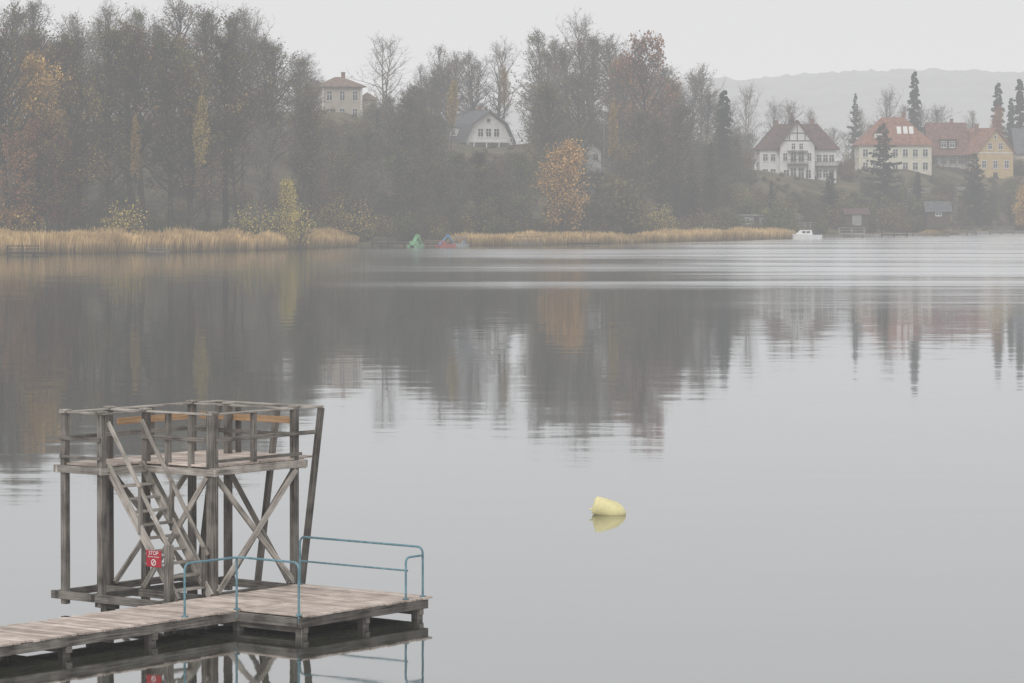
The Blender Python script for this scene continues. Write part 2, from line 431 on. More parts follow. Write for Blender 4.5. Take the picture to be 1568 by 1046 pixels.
forest = empty('distant_trees')
OUT = [(-300,10),(0,0),(60,5),(150,-15),(250,0),(330,8),(375,12),(430,45),(470,85),(500,135),(520,150),(570,150),(610,130),(660,100),(690,70),(730,50),(760,45),(850,40),(900,20),(935,35),(960,75),(1010,85),(1060,105),(1085,155),(1150,205),(1300,205),(1400,200),(1450,205),(1600,195),(1900,170)]
HOUSEWIN = [(488,568,180,650),(676,806,240,640),(1150,1290,288,680),(1308,1434,266,720),(1426,1600,270,740),(892,915,250,600),(880,906,305,560),(1126,1196,350,600),(1418,1456,334,640),
            (830,885,318,533),(40,118,215,468)]
def blocked(px, top, d, rad):
    for a, b_, base, hd in HOUSEWIN:
        if d < hd+8 and a-rad < px < b_+rad: return base
    return None
def fill(t0, t1, step, pxa, pxb, dy0, dy1, kinds, jit=0.5, wm=1.0):
    px = pxa
    while px < pxb:
        p = px+rt.uniform(-jit,jit)*step
        t = rt.uniform(t0, t1)
        d = 560
        for _ in range(6): d = shore(wx(p, d))+t
        top = interp(p, OUT)+rt.uniform(dy0, dy1)
        k = rt.choice(kinds)
        bl = blocked(p, top, d, 8)
        if bl is not None: top = max(top, bl+rt.uniform(-8, 18))
        x = wx(p, d); z = ground(x, d)
        h = wz(top, d)-z
        if h > 2.2:
            if h < 5: k = rt.choice(['u1','u2','u3','u5'])
            wf = rt.uniform(1.4,1.9) if h < 14 else rt.uniform(0.85,1.25)
            if k[0] == 'u': wf = rt.uniform(0.8,1.1)
            put(k, x, d, z-0.2, min(h, 32), 'tree', forest, wf*wm)
        px += step
D = ['d1','d2','d3','d4','d5','d1','d2','b2','d5','d3','d6','d7','b1','d7']
fill(120, 165, 32, -260, 495, 0, 45, ['d1','d2','d5','b2','d3','d4','b1'])
fill(80, 120, 38, -260, 495, 10, 80, D)
fill(45, 80, 46, -260, 520, 30, 130, D)
fill(18, 45, 54, -260, 560, 50, 160, D)
fill(10, 22, 52, -260, 560, 60, 210, ['d2','d5','d2','d3','d7','d5','b2','d6'])
fill(170, 230, 22, 470, 700, -12, 25, ['b1','b2','d5','d2','b2'])
fill(120, 165, 22, 470, 1075, 0, 40, ['b1','b2','d2','d5','d1','d3','b1'], wm=1.15)
fill(80, 120, 26, 520, 1080, 20, 90, D, wm=1.15)
fill(45, 80, 28, 540, 1085, 60, 150, D, wm=1.1)
fill(20, 45, 34, 500, 1100, 90, 185, ['d1','d3','d4','d5','d2','d7'])
fill(8, 20, 40, 540, 1130, 170, 250, ['u1','u3','d4','d1','d2'])
fill(110, 170, 11, 470, 720, 14, 55, ['d1','d5','d4','b2','d3'])
fill(50, 110, 16, 480, 700, 40, 100, ['d1','d5','d4','d2','d3','d6'])
# behind / around houses on the right
fill(150, 230, 20, 1080, 1900, -45, 10, ['b1','b2','d5','b1','d2','d3'])
fill(100, 150, 26, 1080, 1170, -20, 40, ['b1','d5','d1','d4'])
fill(85, 130, 18, 1080, 1900, 10, 50, ['d5','d1','d4','b2','d3'])
fill(58, 80, 14, 1085, 1900, 55, 85, ['d1','d4','d3','d5','d1','d6'])
fill(35, 58, 16, 1085, 1900, 70, 105, ['d1','d4','d3','d5','u3'])
fill(12, 35, 22, 1085, 1900, 90, 130, ['d1','d4','d3','u1','u2','u3'])
# understorey bushes
bushes = empty('shoreline_bushes')
def bushrow(pa, pb, t0, t1, n_, h0, h1, ks):
    for i in range(n_):
        p = rt.uniform(pa, pb); t = rt.uniform(t0, t1); d = 540
        for _ in range(6): d = shore(wx(p, d))+t
        x = wx(p, d); z = ground(x, d); h = rt.uniform(h0, h1)
        top = HY-(z+h-CH)*F/d
        bl = blocked(p, top, d, 4)
        if bl is not None and top < bl: h = max(1.0, wz(bl, d)-z); h = min(h, 5)
        put(rt.choice(ks), x, d, z-0.2, h, 'bush', bushes, rt.uniform(0.8,1.3))
bushrow(-250, 570, 11, 22, 60, 2, 4, ['u1','u5','u3','u3'])
bushrow(-250, 570, 22, 70, 50, 2, 4.5, ['u1','u2','u3','u5'])
bushrow(560, 1130, 12, 26, 55, 2.5, 5, ['u1','u3','u2','u5'])
bushrow(480, 1130, 26, 150, 170, 3, 6, ['u1','u2','u3','u1','u5'])
bushrow(1080, 1800, 6, 40, 110, 1.2, 3.4, ['u1','u2','u3','u5'])
bushrow(1080, 1800, 30, 85, 190, 2.0, 4.2, ['u1','u2','u3','u1'])
for px, d in ((190,458),(445,483),(385,478),(30,452),(505,508),(545,515),(725,530),(1010,560)):
    tree_at('u4', px, rt.uniform(300,318), d, 'yellow_bush')

# feature trees
tree_at('ot', 78, 92, 462, 'orange_tree', 0.95)
tree_at('r', 45, 195, 453, 'rust_tree', 1.0)
tree_at('r', 108, 225, 458, 'rust_tree', 0.8)
tree_at('r', 12, 215, 450, 'rust_tree', 0.8)
tree_at('b1', 590, 60, 690, 'bare_tree', 1.25)
tree_at('r', 965, 95, 640, 'rust_tree', 0.9)
tree_at('r', 1008, 65, 600, 'rust_tree', 0.85)
tree_at('yt', 772, 105, 655, 'yellow_tree', 0.55)
tree_at('yt', 688, 125, 590, 'yellow_tree', 0.4)
tree_at('yt', 302, 150, 467, 'yellow_tree', 0.35)
tree_at('yt', 205, 180, 462, 'yellow_tree', 0.3)
tree_at('yt', 935, 160, 570, 'yellow_tree', 0.35)
tree_at('y', 443, 280, 480, 'yellow_tree', 0.7)
tree_at('o', 858, 226, 533, 'orange_tree', 1.0)
tree_at('s1', 1108, 135, 640, 'spruce_tree', 1.25)
tree_at('s2', 1088, 215, 600, 'spruce_tree', 0.9)
tree_at('s1', 1400, 106, 790, 'spruce_tree', 0.85)
tree_at('s1', 1528, 124, 800, 'spruce_tree', 0.95)
tree_at('s1', 1548, 148, 790, 'spruce_tree', 0.9)
tree_at('s1', 1562, 118, 800, 'spruce_tree', 0.95)
tree_at('s3', 1310, 140, 790, 'pine_tree', 0.5)
tree_at('s1', 578, 165, 610, 'spruce_tree', 0.9)
tree_at('s3', 1352, 185, 665, 'pine_tree', 0.95)
tree_at('s3', 1492, 232, 685, 'pine_tree', 1.1)
tree_at('s2', 1271, 262, 635, 'spruce_tree', 1.5)
tree_at('s1', 1181, 276, 615, 'cypress_tree', 0.8)
tree_at('s2', 1405, 262, 680, 'spruce_tree', 1.4)
tree_at('s2', 1060, 240, 590, 'spruce_tree', 1.0)
tree_at('o', 1524, 170, 780, 'orange_tree', 0.5)
tree_at('o', 1575, 290, 680, 'orange_tree', 1.1)
tree_at('b1', 1180, 158, 790, 'bare_tree', 0.9)
tree_at('b1', 1140, 135, 790, 'bare_tree', 0.9)
tree_at('b1', 1355, 140, 800, 'bare_tree', 1.0)
tree_at('b2', 1245, 172, 790, 'bare_tree', 0.9)
tree_at('d1', 1040, 165, 585, 'alder_tree', 1.2)
tree_at('d4', 985, 170, 580, 'alder_tree', 1.2)
tree_at('d1', 630, 150, 560, 'alder_tree', 1.1)
tree_at('d3', 830, 130, 600, 'alder_tree', 1.0)
tree_at('d2', 655, 180, 545, 'alder_tree', 0.9)
tree_at('d4', 1130, 210, 630, 'alder_tree', 1.0)

# ---------------------------------------------------------------- reeds
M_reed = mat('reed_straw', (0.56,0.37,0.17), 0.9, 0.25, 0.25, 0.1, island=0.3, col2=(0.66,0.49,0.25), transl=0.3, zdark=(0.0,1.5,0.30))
rb = MB(); rr = random.Random(5)
def reeds(xa, xb, depth, dens, h0, h1):
    n_ = int((xb-xa)*depth*dens)
    for i in range(n_):
        x = rr.uniform(xa, xb); e = mnoise.noise(Vector((x*0.22, 0, 0)))*3.0+mnoise.noise(Vector((x*0.9, 4, 0)))*1.0
        t = -0.5+e+(depth-e)*rr.random()**1.1; y = shore(x)+t
        edge = min(1, 0.55+0.45*(x-xa)/2.5, 0.55+0.45*(xb-x)/4)
        hh = rr.uniform(h0, h1)*edge*(1+0.30*mnoise.noise(Vector((x*0.15, y*0.2, 2)))+0.15*mnoise.noise(Vector((x*0.8, y*0.8, 7)))); w = rr.uniform(0.03,0.07)
        z = max(-0.3, ground(x, y)); a = rr.uniform(-0.9,0.9); lx = rr.gauss(0,0.14)*hh; ly = rr.gauss(0,0.12)*hh
        cxx = cos(a)*w; cyy = sin(a)*w
        rb.add([(x-cxx,y-cyy,z),(x+cxx,y+cyy,z),(x+cxx*0.8+lx*0.7,y+cyy*0.8+ly*0.7,z+hh*0.8),(x-cxx*1.2+lx*0.7,y-cyy*1.2+ly*0.7,z+hh*0.8),(x+lx,y+ly,z+hh)],
               [(0,1,2,3),(3,2,4)])
reeds(-110, -37, 12, 26, 1.8, 2.9)
reeds(-38, -24, 12, 26, 1.5, 2.5)
reeds(-10, 20, 8, 22, 1.1, 1.8)
reeds(20, 52, 8, 26, 1.2, 1.9)
reeds(80, 90, 3, 10, 0.8, 1.4)
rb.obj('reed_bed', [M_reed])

# ---------------------------------------------------------------- houses
M_white = mat('plaster_white', (0.66,0.65,0.63), 0.9, 0.8, 0.12)
M_cream = mat('plaster_cream', (0.58,0.55,0.45), 0.9, 0.8, 0.12)
M_yellow = mat('plaster_yellow', (0.50,0.37,0.20), 0.9, 0.8, 0.12)
M_beige = mat('plaster_beige', (0.42,0.37,0.31), 0.9, 0.8, 0.12)
M_rorange = mat('roof_orange_tile', (0.24,0.115,0.08), 0.85, 1.2, 0.35)
M_rdull = mat('roof_weathered_tile', (0.19,0.13,0.10), 0.85, 1.2, 0.30)
M_rred = mat('roof_red_tile', (0.165,0.085,0.07), 0.85, 1.2, 0.35)
M_rbrown = mat('roof_brown_tile', (0.105,0.065,0.058), 0.85, 1.2, 0.35)
M_rgrey = mat('roof_slate', (0.11,0.115,0.125), 0.8, 1.2, 0.25)
M_glass = mat('window_glass', (0.035,0.04,0.045), 0.15, 1.0, 0.2, 0.6)
M_frame = mat('window_frame', (0.66,0.66,0.64), 0.7, 1.0, 0.05)
M_dark = mat('dark_timber', (0.07,0.05,0.045), 0.8, 2.0, 0.25)
M_stone = mat('plinth_stone', (0.30,0.28,0.26), 0.9, 1.5, 0.3)
M_brick = mat('chimney_brick', (0.22,0.12,0.09), 0.9, 5, 0.3)
M_grey = mat('grey_board', (0.27,0.28,0.27), 0.8, 2, 0.2)
M_metal = mat('galvanised_metal', (0.35,0.36,0.37), 0.5, 2, 0.15)
class Bld:
    def __init__(s, name, px, d, pybase, rot=0):
        s.e = empty(name, (wx(px, d), d, wz(pybase, d)), radians(rot)); s.p = {}
    def part(s, k, m):
        if k not in s.p: s.p[k] = (MB(), m)
        return s.p[k][0]
    def done(s):
        for k, (b, m) in s.p.items(): b.obj(k, [m], parent=s.e, fixn=True)
    def win(s, o, t, n, w=1.1, h=1.5, cross=True, shutters=None):
        g = s.part('window_glass', M_glass); f = s.part('window_frames', M_frame)
        g.obox(o, t, n, -w/2, w/2, -0.04, 0.02, 0, h)
        k = 0.09
        f.obox(o, t, n, -w/2-k, -w/2, -0.04, 0.07, -k, h+k); f.obox(o, t, n, w/2, w/2+k, -0.04, 0.07, -k, h+k)
        f.obox(o, t, n, -w/2, w/2, -0.04, 0.07, -k, 0); f.obox(o, t, n, -w/2, w/2, -0.04, 0.07, h, h+k)
        f.obox(o, t, n, -w/2-0.12, w/2+0.12, 0.0, 0.16, -k-0.06, -k)
        if cross:
            f.obox(o, t, n, -0.04, 0.04, 0.0, 0.05, 0, h); f.obox(o, t, n, -w/2, w/2, 0.0, 0.045, h*0.62, h*0.62+0.07)
FT, FN = (1,0,0), (0,-1,0)
def side(sg): return ((0,-1,0) if sg < 0 else (0,1,0)), (sg,0,0)
def gable_roof_y(b, part, m, w, y0, y1, ez, rz, ov=0.6, th=0.28, cx=0):
    hw = w/2; sl = (rz-ez)/hw; e = hw+ov; ze = ez-ov*sl
    b.part(part, m).extr_xz([(cx-e,ze),(cx,rz),(cx+e,ze),(cx+e,ze+th),(cx,rz+th*1.25),(cx-e,ze+th)], y0-ov, y1+ov)
def gable_roof_x(b, part, m, dpt, x0, x1, ez, rz, cy, ov=0.6, th=0.28):
    hw = dpt/2; sl = (rz-ez)/hw; e = hw+ov; ze = ez-ov*sl
    b.part(part, m).extr_yz([(cy-e,ze),(cy,rz),(cy+e,ze),(cy+e,ze+th),(cy,rz+th*1.25),(cy-e,ze+th)], x0-ov, x1+ov)
def hip(b, part, m, x0, x1, y0, y1, ez, rz, ov=0.6, rl=None):
    x0 -= ov; x1 += ov; y0 -= ov; y1 += ov; cy = (y0+y1)/2; cx = (x0+x1)/2
    rl = (x1-x0)-(y1-y0) if rl is None else rl; rl = max(rl, 0.3)
    vs = [(x0,y0,ez),(x1,y0,ez),(x1,y1,ez),(x0,y1,ez),(cx-rl/2,cy,rz),(cx+rl/2,cy,rz),(x0,y0,ez-0.2),(x1,y0,ez-0.2),(x1,y1,ez-0.2),(x0,y1,ez-0.2)]
    b.part(part, m).add(vs, [(0,1,5,4),(1,2,5),(2,3,4,5),(3,0,4),(6,7,1,0),(7,8,2,1),(8,9,3,2),(9,6,0,3),(9,8,7,6)])
def chimney(b, x, y, z0, z1):
    b.part('chimney', M_brick).box(x-0.35,x+0.35,y-0.35,y+0.35,z0,z1); b.part('chimney_cap', M_stone).box(x-0.45,x+0.45,y-0.45,y+0.45,z1,z1+0.12)

# H1 white villa
b = Bld('white_villa', 1222, 680, 276)
b.part('walls', M_white).box(-8,8,0,9,-2.5,6.4)
b.part('walls', M_white).box(-3.9,3.3,-1.6,-0.003,-2.5,7.2)
b.part('walls', M_white).extr_xz([(-3.9,7.2),(3.3,7.2),(-0.3,12.0)], -1.6, 0.5)
hip(b, 'roof', M_rbrown, -8, 8, 0, 9, 6.45, 11.7, 0.7, 9.0)
gable_roof_y(b, 'gable_roof', M_rbrown, 7.2, -1.6, 5.0, 7.2, 12.1, 0.8, 0.28, -0.3)
b.part('plinth', M_stone).box(-8.1,8.1,-0.12,9.1,-4.5,-2.5); b.part('plinth', M_stone).box(-4.0,3.4,-1.75,-0.125,-4.5,-2.5)
ti = b.part('timbering', M_dark)
ti.box(-3.2,2.6,-1.68,-1.603,8.0,8.18); ti.box(-0.38,-0.22,-1.69,-1.603,8.18,11.4); ti.box(-2.0,-1.85,-1.68,-1.603,8.18,9.6); ti.box(1.25,1.4,-1.68,-1.603,8.18,9.6)
ti.box(-1.9,1.3,-1.68,-1.603,9.6,9.76)
for x in (-2.6,2.0): b.win((x,-1.6,0.3), FT, FN, 1.0, 1.7)
for x in (-1.1,0.5): b.win((x,-1.6,0.2), FT, FN, 1.1, 2.2)
for x in (-1.1,0.5): b.win((x,-1.6,3.7), FT, FN, 1.1, 2.0)
for x in (-2.8,2.2): b.win((x,-1.6,3.9), FT, FN, 0.8, 1.6)
for x in (-1.1,0.5): b.win((x,-1.6,6.3), FT, FN, 0.7, 1.2)
bl = b.part('balcony', M_dark); bl.box(-2.4,1.8,-2.9,-1.75,3.1,3.3)
for i in range(15): bl.box(-2.4+i*0.295,-2.34+i*0.295,-2.9,-2.84,3.3,4.2)
bl.box(-2.4,1.86,-2.92,-2.82,4.2,4.3)
for x in (-2.3,1.7): bl.box(x-0.08,x+0.08,-2.88,-2.72,-2.4,3.1)
bl.box(-2.4,1.86,-2.9,-1.75,5.9,6.0)
for x in (-6.8,-5.2): b.win((x,0,0.5), FT, FN, 1.0, 1.7); b.win((x,0,3.9), FT, FN, 0.9, 1.4)
for x in (4.4,5.7,7.0): b.win((x,0,0.4), FT, FN, 0.95, 1.7); b.win((x,0,3.7), FT, FN, 0.95, 1.5)
bl.box(3.5,8.3,-1.3,-0.05,2.7,2.9); bl.box(3.5,8.3,-1.32,-1.24,3.7,3.8)
for i in range(17): bl.box(3.5+i*0.29,3.56+i*0.29,-1.3,-1.25,2.9,3.7)
for x in (3.8,8.1): bl.box(x-0.09,x+0.09,-1.25,-1.07,-2.4,2.7)
b.part('door', M_dark).box(5.2,6.3,-0.05,0.02,-2.4,-0.2)
for x in (-2,0.3,2.2): b.win((x,-1.6,-1.8), FT, FN, 0.8, 0.8, False)
for y in (2,4.5,7):
    t, n_ = side(-1); b.win((-8,y,0.5), t, n_); b.win((-8,y,3.8), t, n_)
chimney(b, 3.4, 5.5, 10, 12.8); chimney(b, -4, 5.5, 9.5, 12.4)
tu = b.part('turret', M_dark); tu.prism((-0.9,4.5,11.4),(-0.9,4.5,12.6),0.45,0.45,8,cap=True); b.part('turret_spire', M_rbrown).prism((-0.9,4.5,12.6),(-0.9,4.5,14.3),0.6,0.02,8,cap=True)
b.done()
# H2 cream villa
b = Bld('cream_villa', 1371, 720, 265)
b.part('walls', M_cream).box(-8,8,0,10,-3,6.0)
b.part('cornice', M_white).box(-8.15,8.15,-0.15,10.15,5.9,6.15)
hip(b, 'roof', M_rorange, -8, 8, 0, 10, 6.15, 12.3, 0.6, 5.0)
for i in range(7):
    x = -6.6+i*2.2; b.win((x,0,0.6), FT, FN, 1.05, 1.6); b.win((x,0,3.5), FT, FN, 1.05, 1.6)
for y in (2,5,8):
    t, n_ = side(-1); b.win((-8,y,0.6), t, n_); b.win((-8,y,3.5), t, n_)
k = (12.3-6.15)/5.6
sk = b.part('skylights', M_frame)
for x in (0.6,2.0,3.3):
    y0, y1 = 1.6, 3.0
    z0 = 6.15+(y0+0.6)*k+0.12; z1 = 6.15+(y1+0.6)*k+0.12
    sk.add([(x,y0,z0),(x+0.95,y0,z0),(x+0.95,y1,z1),(x,y1,z1),(x,y0,z0-0.3),(x+0.95,y0,z0-0.3),(x+0.95,y1,z1-0.3),(x,y1,z1-0.3)],[(0,1,2,3),(4,7,6,5),(0,4,5,1),(1,5,6,2),(2,6,7,3),(3,7,4,0)])
b.part('dormer', M_cream).box(-4.6,-2.6,0.8,3.5,6.6,8.6); gable_roof_y(b, 'dormer_roof', M_rorange, 2.0, 0.8, 3.4, 8.6, 9.6, 0.25, 0.15, -3.6)
b.win((-3.6,0.8,7.2), FT, FN, 1.0, 1.1)
b.part('plinth', M_stone).box(-8.1,8.1,-0.1,10.1,-6,-3)
chimney(b, 2.5, 6, 10, 13.6)
b.part('door', M_dark).box(-0.6,0.6,-0.06,0.01,-2.4,-0.2)
b.done()
# H3a red-roofed house with veranda
b = Bld('red_roof_house', 1452, 745, 252)
b.part('walls', M_white).box(-4.2,4.2,0,9,-5,2.6)
gable_roof_x(b, 'roof', M_rred, 9, -4.2, 4.2, 2.6, 9.2, 4.5, 0.6)
b.part('dormer', M_dark).box(-1.8,1.8,0.2,3.6,3.4,5.6); b.part('dormer_roof', M_rred).box(-2.1,2.1,-0.2,4,5.6,5.8)
for x in (-1,0.9): b.win((x,0.2,3.8), FT, FN, 1.1, 1.3)
for x in (-3,-1,1,3): b.win((x,0,0.0), FT, FN, 1.1, 1.5); b.win((x,0,-3.2), FT, FN, 1.1, 1.5)
v = b.part('veranda', M_dark); v.box(-4.4,4.4,-2.2,-0.05,-1.3,-1.1); v.box(-4.4,4.4,-2.22,-2.1,-0.3,-0.2)
for i in range(7): v.box(-4.3+i*1.42,-4.15+i*1.42,-2.2,-2.05,-5,1.9)
b.part('veranda_roof', M_rred).add([(-4.6,-2.6,1.9),(4.6,-2.6,1.9),(4.6,0,2.5),(-4.6,0,2.5),(-4.6,-2.6,2.05),(4.6,-2.6,2.05),(4.6,0,2.65),(-4.6,0,2.65)],[(0,3,2,1),(4,5,6,7),(0,1,5,4),(1,2,6,5),(2,3,7,6),(3,0,4,7)])
chimney(b, 1.5, 5.5, 7.5, 10.4)
b.done()
# H3b yellow gable house
b = Bld('yellow_house', 1524, 742, 262, 24)
b.part('walls', M_yellow).box(-4.8,4.8,0,11,-3,4.2); b.part('walls', M_yellow).extr_xz([(-4.8,4.2),(4.8,4.2),(0,9.3)], 0, 11)
gable_roof_y(b, 'roof', M_rorange, 9.6, 0, 11, 4.25, 9.4, 0.6)
b.part('cornice', M_white).box(-4.9,4.9,-0.08,-0.002,3.9,4.1)
for x in (-3,0,3): b.win((x,0,0.6), FT, FN, 1.1, 1.6)
for x in (-1.4,1.4): b.win((x,0,4.8), FT, FN, 1.0, 1.4)
b.win((0,0,7.2), FT, FN, 0.5, 0.7, False)
t, n_ = side(-1)
for y in (1.5,4,6.5,9): b.win((-4.8,y,0.8), t, n_)
b.part('plinth', M_stone).box(-4.9,4.9,-0.1,11.1,-6,-3); chimney(b, -1.2, 6, 7.8, 10.6)
b.part('door', M_dark).box(-0.55,0.55,-0.06,0.0,-2.6,-0.4)
b.done()
b = Bld('slate_roof_house', 1590, 760, 262)
b.part('walls', M_beige).box(-5,5,0,9,-4,4.5); gable_roof_x(b, 'roof', M_rgrey, 9, -5, 5, 4.5, 9.6, 4.5)
for x in (-3.5,-1.2,1.2,3.5): b.win((x,0,0.6), FT, FN); b.win((x,0,-2.4), FT, FN)
chimney(b, 0, 5, 8, 10.6); b.done()
# H4 gambrel white house
b = Bld('gambrel_house', 748, 640, 242, 30)
b.part('walls', M_white).box(-5,5,0,10,-4,3.6)
b.part('walls', M_white).extr_xz([(-5,3.6),(5,3.6),(3.6,6.4),(0,8.8),(-3.6,6.4)], 0, 10)
b.part('roof', M_rgrey).extr_xz([(-5.6,2.7),(-3.75,6.45),(0,8.95),(3.75,6.45),(5.6,2.7),(5.85,2.85),(3.95,6.7),(0,9.3),(-3.95,6.7),(-5.85,2.85)], -0.8, 10.8)
for x in (-3.2,-1.1,1.1,3.2): b.win((x,0,0.5), FT, FN, 1.2, 1.8)
for x in (-1.8,0,1.8): b.win((x,0,4.1), FT, FN, 1.1, 1.5)
b.win((0,0,6.9), FT, FN, 0.8, 0.7, False)
bl = b.part('balcony', M_frame); bl.box(-4.4,4.4,-1.8,-0.05,2.9,3.05); bl.box(-4.4,4.4,-1.82,-1.74,3.85,3.95)
for i in range(22): bl.box(-4.4+i*0.415,-4.34+i*0.415,-1.8,-1.75,3.05,3.85)
for x in (-4.2,-1.4,1.4,4.2): bl.box(x-0.1,x+0.1,-1.78,-1.58,-4,2.9)
t, n_ = side(-1)
for y in (1.5,4,6.5,9): b.win((-5,y,0.4), t, n_, 1.1, 1.4)
b.part('dormers', M_white).box(-5.2,-3.8,3.5,6.0,4.2,5.9); b.part('dormer_roof', M_rgrey).box(-5.4,-3.6,3.2,6.3,5.9,6.05)
b.win((-5.2,4.75,4.4), t, n_, 1.4, 1.1)
chimney(b, 0.8, 5, 8.6, 10.2); b.done()
# H5 beige villa on the hill
b = Bld('hillside_villa', 524, 655, 187, 12)
b.part('walls', M_beige).box(-4,4,0,9,-4,7.1); hip(b, 'roof', M_rdull, -4, 4, 0, 9, 7.1, 9.1, 0.8, 1.5)
b.part('walls', M_beige).box(4.003,7.4,2,8,-4,4.6); hip(b, 'wing_roof', M_rdull, 4.4, 7.4, 2, 8, 4.6, 6.0, 0.35, 0.3)
for x in (-2.6,0,2.6): b.win((x,0,0.8), FT, FN, 1.0, 1.8); b.win((x,0,4.2), FT, FN, 1.0, 1.9)
b.win((5.7,2,0.8), FT, FN); b.part('pilasters', M_white).box(-4.1,-3.7,-0.12,-0.003,-4,7.0); b.part('pilasters', M_white).box(3.7,4.1,-0.12,-0.003,-4,7.0)
t, n_ = side(-1)
for y in (2,5,7.5): b.win((-4,y,4.2), t, n_); b.win((-4,y,0.8), t, n_)
chimney(b, 1, 5, 8.3, 10.0); b.done()
# small ones
b = Bld('white_cottage', 905, 600, 250, 10)
b.part('walls', M_white).box(-1.9,1.9,0,6,-3,2.2); b.part('walls', M_white).extr_xz([(-1.9,2.2),(1.9,2.2),(0,3.8)], 0, 6); gable_roof_y(b, 'roof', M_rgrey, 3.8, 0, 6, 2.23, 3.9, 0.4, 0.2)
for x in (-0.9,0.9): b.win((x,0,0.4), FT, FN, 0.8, 1.2)
b.done()
b = Bld('garden_hut', 893, 565, 305)
b.part('walls', M_grey).box(-1.9,1.9,0,3,-2.5,2.0); gable_roof_x(b, 'roof', M_rgrey, 3, -1.9, 1.9, 2.0, 2.9, 1.5, 0.3, 0.12); b.win((-0.9,0,0.6), FT, FN, 0.8, 0.9); b.part('door', M_dark).box(0.4,1.2,-0.05,0.0,-0.2,1.7)
b.done()
b = Bld('boathouse', 1160, 600, 347)
b.part('walls', M_grey).box(-3.6,3.6,0,5,-2,1.9); b.part('roof', M_stone).box(-3.9,3.9,-0.4,5.3,1.9,2.1)
b.win((-2.2,0,0.5), FT, FN, 1.6, 0.9); b.win((1.9,0,0.5), FT, FN, 1.4, 0.9); b.part('door', M_dark).box(-0.7,0.3,-0.06,0.0,-0.2,1.7)
b.done()
b = Bld('garden_shed', 1437, 645, 334)
b.part('walls', M_dark).box(-2.3,2.3,0,4,-2,1.4); gable_roof_x(b, 'roof', M_rgrey, 4, -2.3, 2.3, 1.4, 3.0, 2, 0.4, 0.15); b.win((0,0,0.4), FT, FN, 1.0, 0.8)
b.done()
b = Bld('garden_shed', 1100, 590, 338)
b.part('walls', M_grey).box(-1.8,1.8,0,3,-2,1.5); gable_roof_x(b, 'roof', M_rbrown, 3, -1.8, 1.8, 1.5, 2.4, 1.5, 0.3, 0.12); b.win((0,0,0.3), FT, FN, 0.9, 0.8)
b.done()
b = Bld('boathouse', 1312, 625, 342)
b.part('walls', M_dark).box(-2.2,2.2,0,4,-2,1.7); gable_roof_x(b, 'roof', M_rbrown, 4, -2.2, 2.2, 1.7, 2.6, 2, 0.3, 0.12); b.part('door', M_grey).box(-0.9,0.9,-0.06,0.0,-0.5,1.5)
b.done()
# street lamp on the slope
x = wx(925, 600); zt = wz(170, 600); zg = ground(x, 600)
lb = MB(); lb.prism((0,0,-1),(0,0,zt-zg-0.4),0.08,0.06,8)
e = empty('street_lamp', (x,600,zg)); lb.obj('pole', [M_metal], e)
import bmesh
me = bpy.data.meshes.new('globe'); bm = bmesh.new(); bmesh.ops.create_uvsphere(bm, u_segments=16, v_segments=10, radius=0.42); bm.to_mesh(me); bm.free(); me.materials.append(M_frame)
o = bpy.data.objects.new('globe', me); o.parent = e; o.location = (0,0,zt-zg); scene.collection.objects.link(o)

def fence(name, px0, px1, t, h, m, posts=True):
    fb_ = MB(); n_ = max(2, int((px1-px0)/8)); prev = None
    for i in range(n_+1):
        px = px0+(px1-px0)*i/n_; d = 640
        for _ in range(6): d = shore(wx(px, d))+t
        x = wx(px, d); z = ground(x, d); P = Vector((x,d,z))
        fb_.beam(P-Vector((0,0,0.4)), P+Vector((0,0,h)), 0.12, 0.12)
        if prev:
            for k in (0.5, 0.92): fb_.beam(prev+Vector((0,0,h*k)), P+Vector((0,0,h*k)), 0.05, 0.1)
        prev = P
    fb_.obj(name, [m])
fence('garden_fence', 1200, 1330, 22, 1.1, M_metal); fence('garden_fence', 1340, 1560, 14, 1.2, M_dark)
fence('garden_fence', 1085, 1130, 18, 1.1, M_grey)
def wallstrip(name, p0, p1, t, h, m):
    q = MB(); n_ = max(1, int((p1-p0)/14)); prev = None
    for i in range(n_+1):
        px = p0+(p1-p0)*i/n_; d = 640
        for _ in range(6): d = shore(wx(px, d))+t
        x = wx(px, d); P = Vector((x, d, ground(x, d)+h*0.5-0.2))
        if prev: q.beam(prev, P, 0.35, h+0.4)
        prev = P
    q.obj(name, [m])
wallstrip('quay_wall', 1195, 1580, 2.0, 0.5, M_stone)
wallstrip('garden_wall', 1390, 1500, 48, 1.0, M_stone)
wallstrip('garden_wall', 1200, 1260, 30, 0.7, M_stone)

